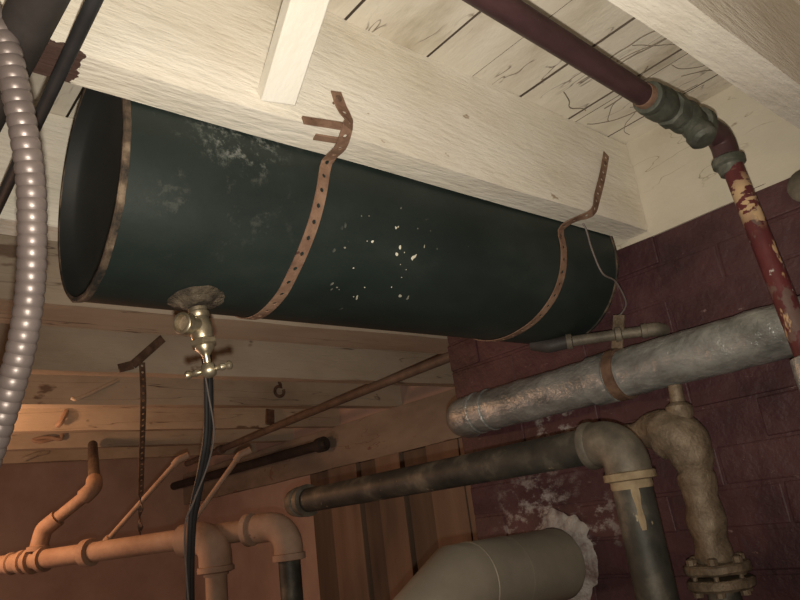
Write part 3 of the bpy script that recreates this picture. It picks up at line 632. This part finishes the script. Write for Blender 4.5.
# ------------------------------------------------------------------ cables
t = thing('power_cable', (0.565, 1.2, JB), 'thick black cable bundle hanging below the brass valve', 'cable')
pp = [(0.558, 1.19, JB + 0.002), (0.560, 1.195, 0.36), (0.5655, 1.205, 0.27), (0.568, 1.222, 0.2), (0.567, 1.245, 0.145), (0.566, 1.28, 0.08), (0.566, 1.305, 0.03), (0.579, 1.351, -0.10), (0.60, 1.40, -0.4), (0.62, 1.42, -EYE + 0.012)]
bm = bm_new(); tube(bm, spline(pp, 10), 0.0085, 12); obj('sheath', bm, M['cable'], t)
bm = bm_new(); tube(bm, spline([(x - 0.009, y - 0.012 - 0.004 * math.sin(i * 2.2), z) for i, (x, y, z) in enumerate(pp)], 10), 0.0048, 10); obj('sheath', bm, M['cable'], t)
bm = bm_new(); tube(bm, spline([(x - 0.008 - 0.013 * math.sin(i * 1.25 + 0.4), y - 0.02, z) for i, (x, y, z) in enumerate(pp)], 10), 0.0018, 8); obj('tracer_wire', bm, M['wire'], t, label='thin pale wire')

# ------------------------------------------------------------------ near conduit and pipes at the upper left
cp = [(0.045, 0.57, 0.477), (0.08, 0.575, 0.464), (0.094, 0.576, 0.438), (0.108, 0.583, 0.387), (0.122, 0.595, 0.328), (0.129, 0.61, 0.279), (0.133, 0.628, 0.229), (0.132, 0.649, 0.181),
      (0.126, 0.674, 0.133), (0.116, 0.704, 0.078), (0.10, 0.75, 0.0), (0.05, 0.8, -0.15), (0.0, 0.82, -0.5), (0.0, 0.82, -EYE + 0.012)]
C = spline(cp, 40); D = [C[0]]; pitch = 0.0104; step = pitch / 6; acc = 0
for a, b in zip(C, C[1:]):
    L_ = (b - a).length; pos = step - acc
    while pos <= L_: D.append(a.lerp(b, pos / L_)); pos += step
    acc = (acc + L_) % step
rs = [0.0122 - 0.0011 * (1 - abs(math.sin(PI * k / 6))) ** 1.6 for k in range(len(D))]
bm = bm_new(); tube(bm, D, rs, 20)
tag(obj('flexible_conduit', bm, M['conduit'], loc=cp[0]), 'pinkish grey ribbed flexible conduit curving down the left edge', 'conduit')
bm = bm_new(); tube(bm, [(0.118, -1.8, 0.4575), (0.113, 0.45, 0.4575), (0.095, 1.02, 0.4575), (0.03, 2.6, 0.455)], 0.0208, 24)
t = thing('thick_pipe', (0.112, 0.55, 0.4575), 'thick charcoal pipe under the joists in the upper left corner', 'pipe')
obj('run', bm, M['darkpipe'], t)
bm = bm_new(); tube(bm, [(0.142, -1.8, 0.471), (0.152, 0.45, 0.471), (0.1575, 0.75, 0.471), (0.163, 1.0, 0.471), (0.19, 2.4, 0.470)], 0.0068, 16)
tag(obj('black_cable', bm, M['cable'], loc=(0.152, 0.53, 0.471)), 'slim black cable under the joists beside the thick charcoal pipe', 'cable')

# ------------------------------------------------------------------ scraps on the far joists
def scrap(name, pts, r, m, label, cat, flat=None):
    bm = bm_new()
    if flat:
        for a, b in zip(pts, pts[1:]): beam(bm, a, b, flat, 0.004, hint=(0, 1, 0.2))
    else: tube(bm, spline(pts, 6), r, 8)
    return tag(obj(name, bm, m, loc=pts[0], smooth=not flat), label, cat)
scrap('flat_bracket', [(0.753, 1.893, 0.584), (0.665, 1.888, 0.50), (0.625, 1.884, 0.487)], 0, M['rust_dark'], 'flat black bracket slanting on a far joist left of the brass valve', 'bracket', 0.024)
scrap('bent_rod', [(0.775, 2.338, 0.565), (0.72, 2.325, 0.535), (0.672, 2.315, 0.508), (0.636, 2.315, 0.493), (0.625, 2.325, 0.498)], 0.006, M['far_joist'], 'bent pale rod on a far joist left of the hanger strip', 'rod')
scrap('pipe_hook', [(0.742, 2.828, 0.556), (0.728, 2.81, 0.53), (0.714, 2.80, 0.505), (0.705, 2.81, 0.495)], 0.010, M['tanpipe'], 'stubby orange lit hook on a far joist near the left edge', 'hook')
scrap('twisted_wire', [(0.845, 3.265, 0.53), (0.80, 3.245, 0.517), (0.75, 3.24, 0.505), (0.725, 3.245, 0.515), (0.775, 3.235, 0.522), (0.825, 3.235, 0.512), (0.835, 3.245, 0.535)], 0.008, M['tanpipe'], 'twisted orange lit wire on the joist behind the stubby hook', 'wire')
scrap('peg', [(0.89, 3.70, 0.527), (0.84, 3.68, 0.515), (0.80, 3.67, 0.50), (0.778, 3.67, 0.49)], 0.012, M['far_joist'], 'dim stubby peg on the farthest joist under the twisted wire', 'peg')
bm = bm_new(); k = [(1.385 + 0.020 * math.cos(a), 2.325, 0.533 + 0.020 * math.sin(a)) for a in [2 * PI * i / 16 + 1.2 for i in range(15)]]
k = [(1.392, 2.338, 0.58), (1.392, 2.326, 0.56)] + k
tube(bm, k, 0.006, 8); tag(obj('ring_hook', bm, M['rust_dark'], loc=(1.392, 2.338, 0.58)), 'small dark ring hook on a far joist below the strapped tank', 'hook')
bm = bm_new(); beam(bm, (1.625, 2.826, 0.56), (1.617, 2.82, 0.49), 0.04, 0.014, hint=(0, 1, 0)); tag(obj('joist_clip', bm, M['rust_dark'], loc=(1.625, 2.826, 0.56), smooth=False), 'dark metal clip on a far joist below the ring hook', 'clip')

# cobwebs by the union
random.seed(5); bm = bm_new()
for k in range(13):
    p = [Vector((random.uniform(0.95, 1.2), random.uniform(0.33, 0.6), CT - 0.003))]; h = random.uniform(0, 2 * PI)
    for j in range(6): h += random.uniform(-0.5, 0.5); p.append(p[-1] + Vector((math.cos(h), math.sin(h), random.uniform(-0.15, 0.1))) * random.uniform(0.012, 0.026))
    for q in p: q.z = min(q.z, CT - 0.002); q.x = min(q.x, WX - 0.012); q.y = min(max(q.y, 0.285), 0.608)
    tube(bm, spline(p, 5), random.uniform(0.0005, 0.0011), 5)
for k in range(6):          # threads sagging from the ceiling corner to the pipe
    a = Vector((random.uniform(1.1, 1.22), random.uniform(0.44, 0.6), CT - 0.004)); b = Vector((random.uniform(0.9, 1.1), PY + 0.01, PZ + 0.028)); m_ = (a + b) / 2 - Vector((0, 0, random.uniform(0.005, 0.03)))
    tube(bm, spline([a, m_, b], 8), 0.0007, 5)
o = obj('cobweb', bm, M['web'], loc=(1.08, 0.45, CT)); o['kind'] = 'stuff'; tag(o, 'dusty cobweb strands on the ceiling around the red pipe fitting', 'cobweb')

# ------------------------------------------------------------------ camera, lights
R = ((0.76592909, 0.10150867, 0.63486111), (-0.63071208, 0.31018627, 0.71132745), (-0.12471929, -0.94524096, 0.30160343))
rot = Matrix(((R[0][0], -R[0][1], -R[0][2]), (R[1][0], -R[1][1], -R[1][2]), (R[2][0], -R[2][1], -R[2][2])))
cam = bpy.data.cameras.new('camera'); cam.sensor_width = 36; cam.lens = 36 * 687.97 / 800; cam.clip_start = 0.02
co = bpy.data.objects.new('camera', cam); COL.objects.link(co); co.matrix_world = rot.to_4x4(); S.camera = co
def px(x, y): return (Vector([R[i][0] * (x - 400) + R[i][1] * (y - 300) + R[i][2] * 687.97 for i in range(3)])).normalized()
dn = Vector((R[0][1], R[1][1], R[2][1])); rt = Vector((R[0][0], R[1][0], R[2][0]))
def light(name, kind, loc, power, color, size=0.01, aim=None, cone=None):
    l = bpy.data.lights.new(name, kind); l.energy = power; l.color = color
    if kind != 'SUN': l.shadow_soft_size = size
    o = bpy.data.objects.new(name, l); COL.objects.link(o); o.location = loc
    if aim: o.rotation_euler = Vector(aim).to_track_quat('-Z', 'Y').to_euler()
    if cone: l.spot_size = math.radians(cone); l.spot_blend = 1.0
    return o
light('phone_torch', 'SPOT', dn * 0.032, 41, (1.0, 0.915, 0.775), 0.006, px(425, 160), 108)
light('cellar_bulb', 'POINT', (0.17, 2.5, 0.30), 14, (1.0, 0.52, 0.27), 0.04)
light('back_room_fill', 'POINT', (-0.7, 3.1, -0.5), 19, (1.0, 0.61, 0.47), 0.12)  # added unseen fill, warms the back wall and low pipes like haze
light('behind_lens_fill', 'POINT', (-0.9, -1.0, -0.2), 12, (1.0, 0.74, 0.54), 0.2)  # added soft fill from behind the lens, no lamp known there
w = bpy.data.worlds.new('world'); S.world = w; w.use_nodes = True
w.node_tree.nodes['Background'].inputs[0].default_value = (0.5, 0.3, 0.22, 1); w.node_tree.nodes['Background'].inputs[1].default_value = 0.02
# lift everything from lens height to floor height
for o in COL.objects:
    if not o.parent: o.location.z += EYE
S.view_settings.view_transform = 'Standard'; S.view_settings.look = 'None'; S.view_settings.gamma = 1; S.view_settings.exposure = 0
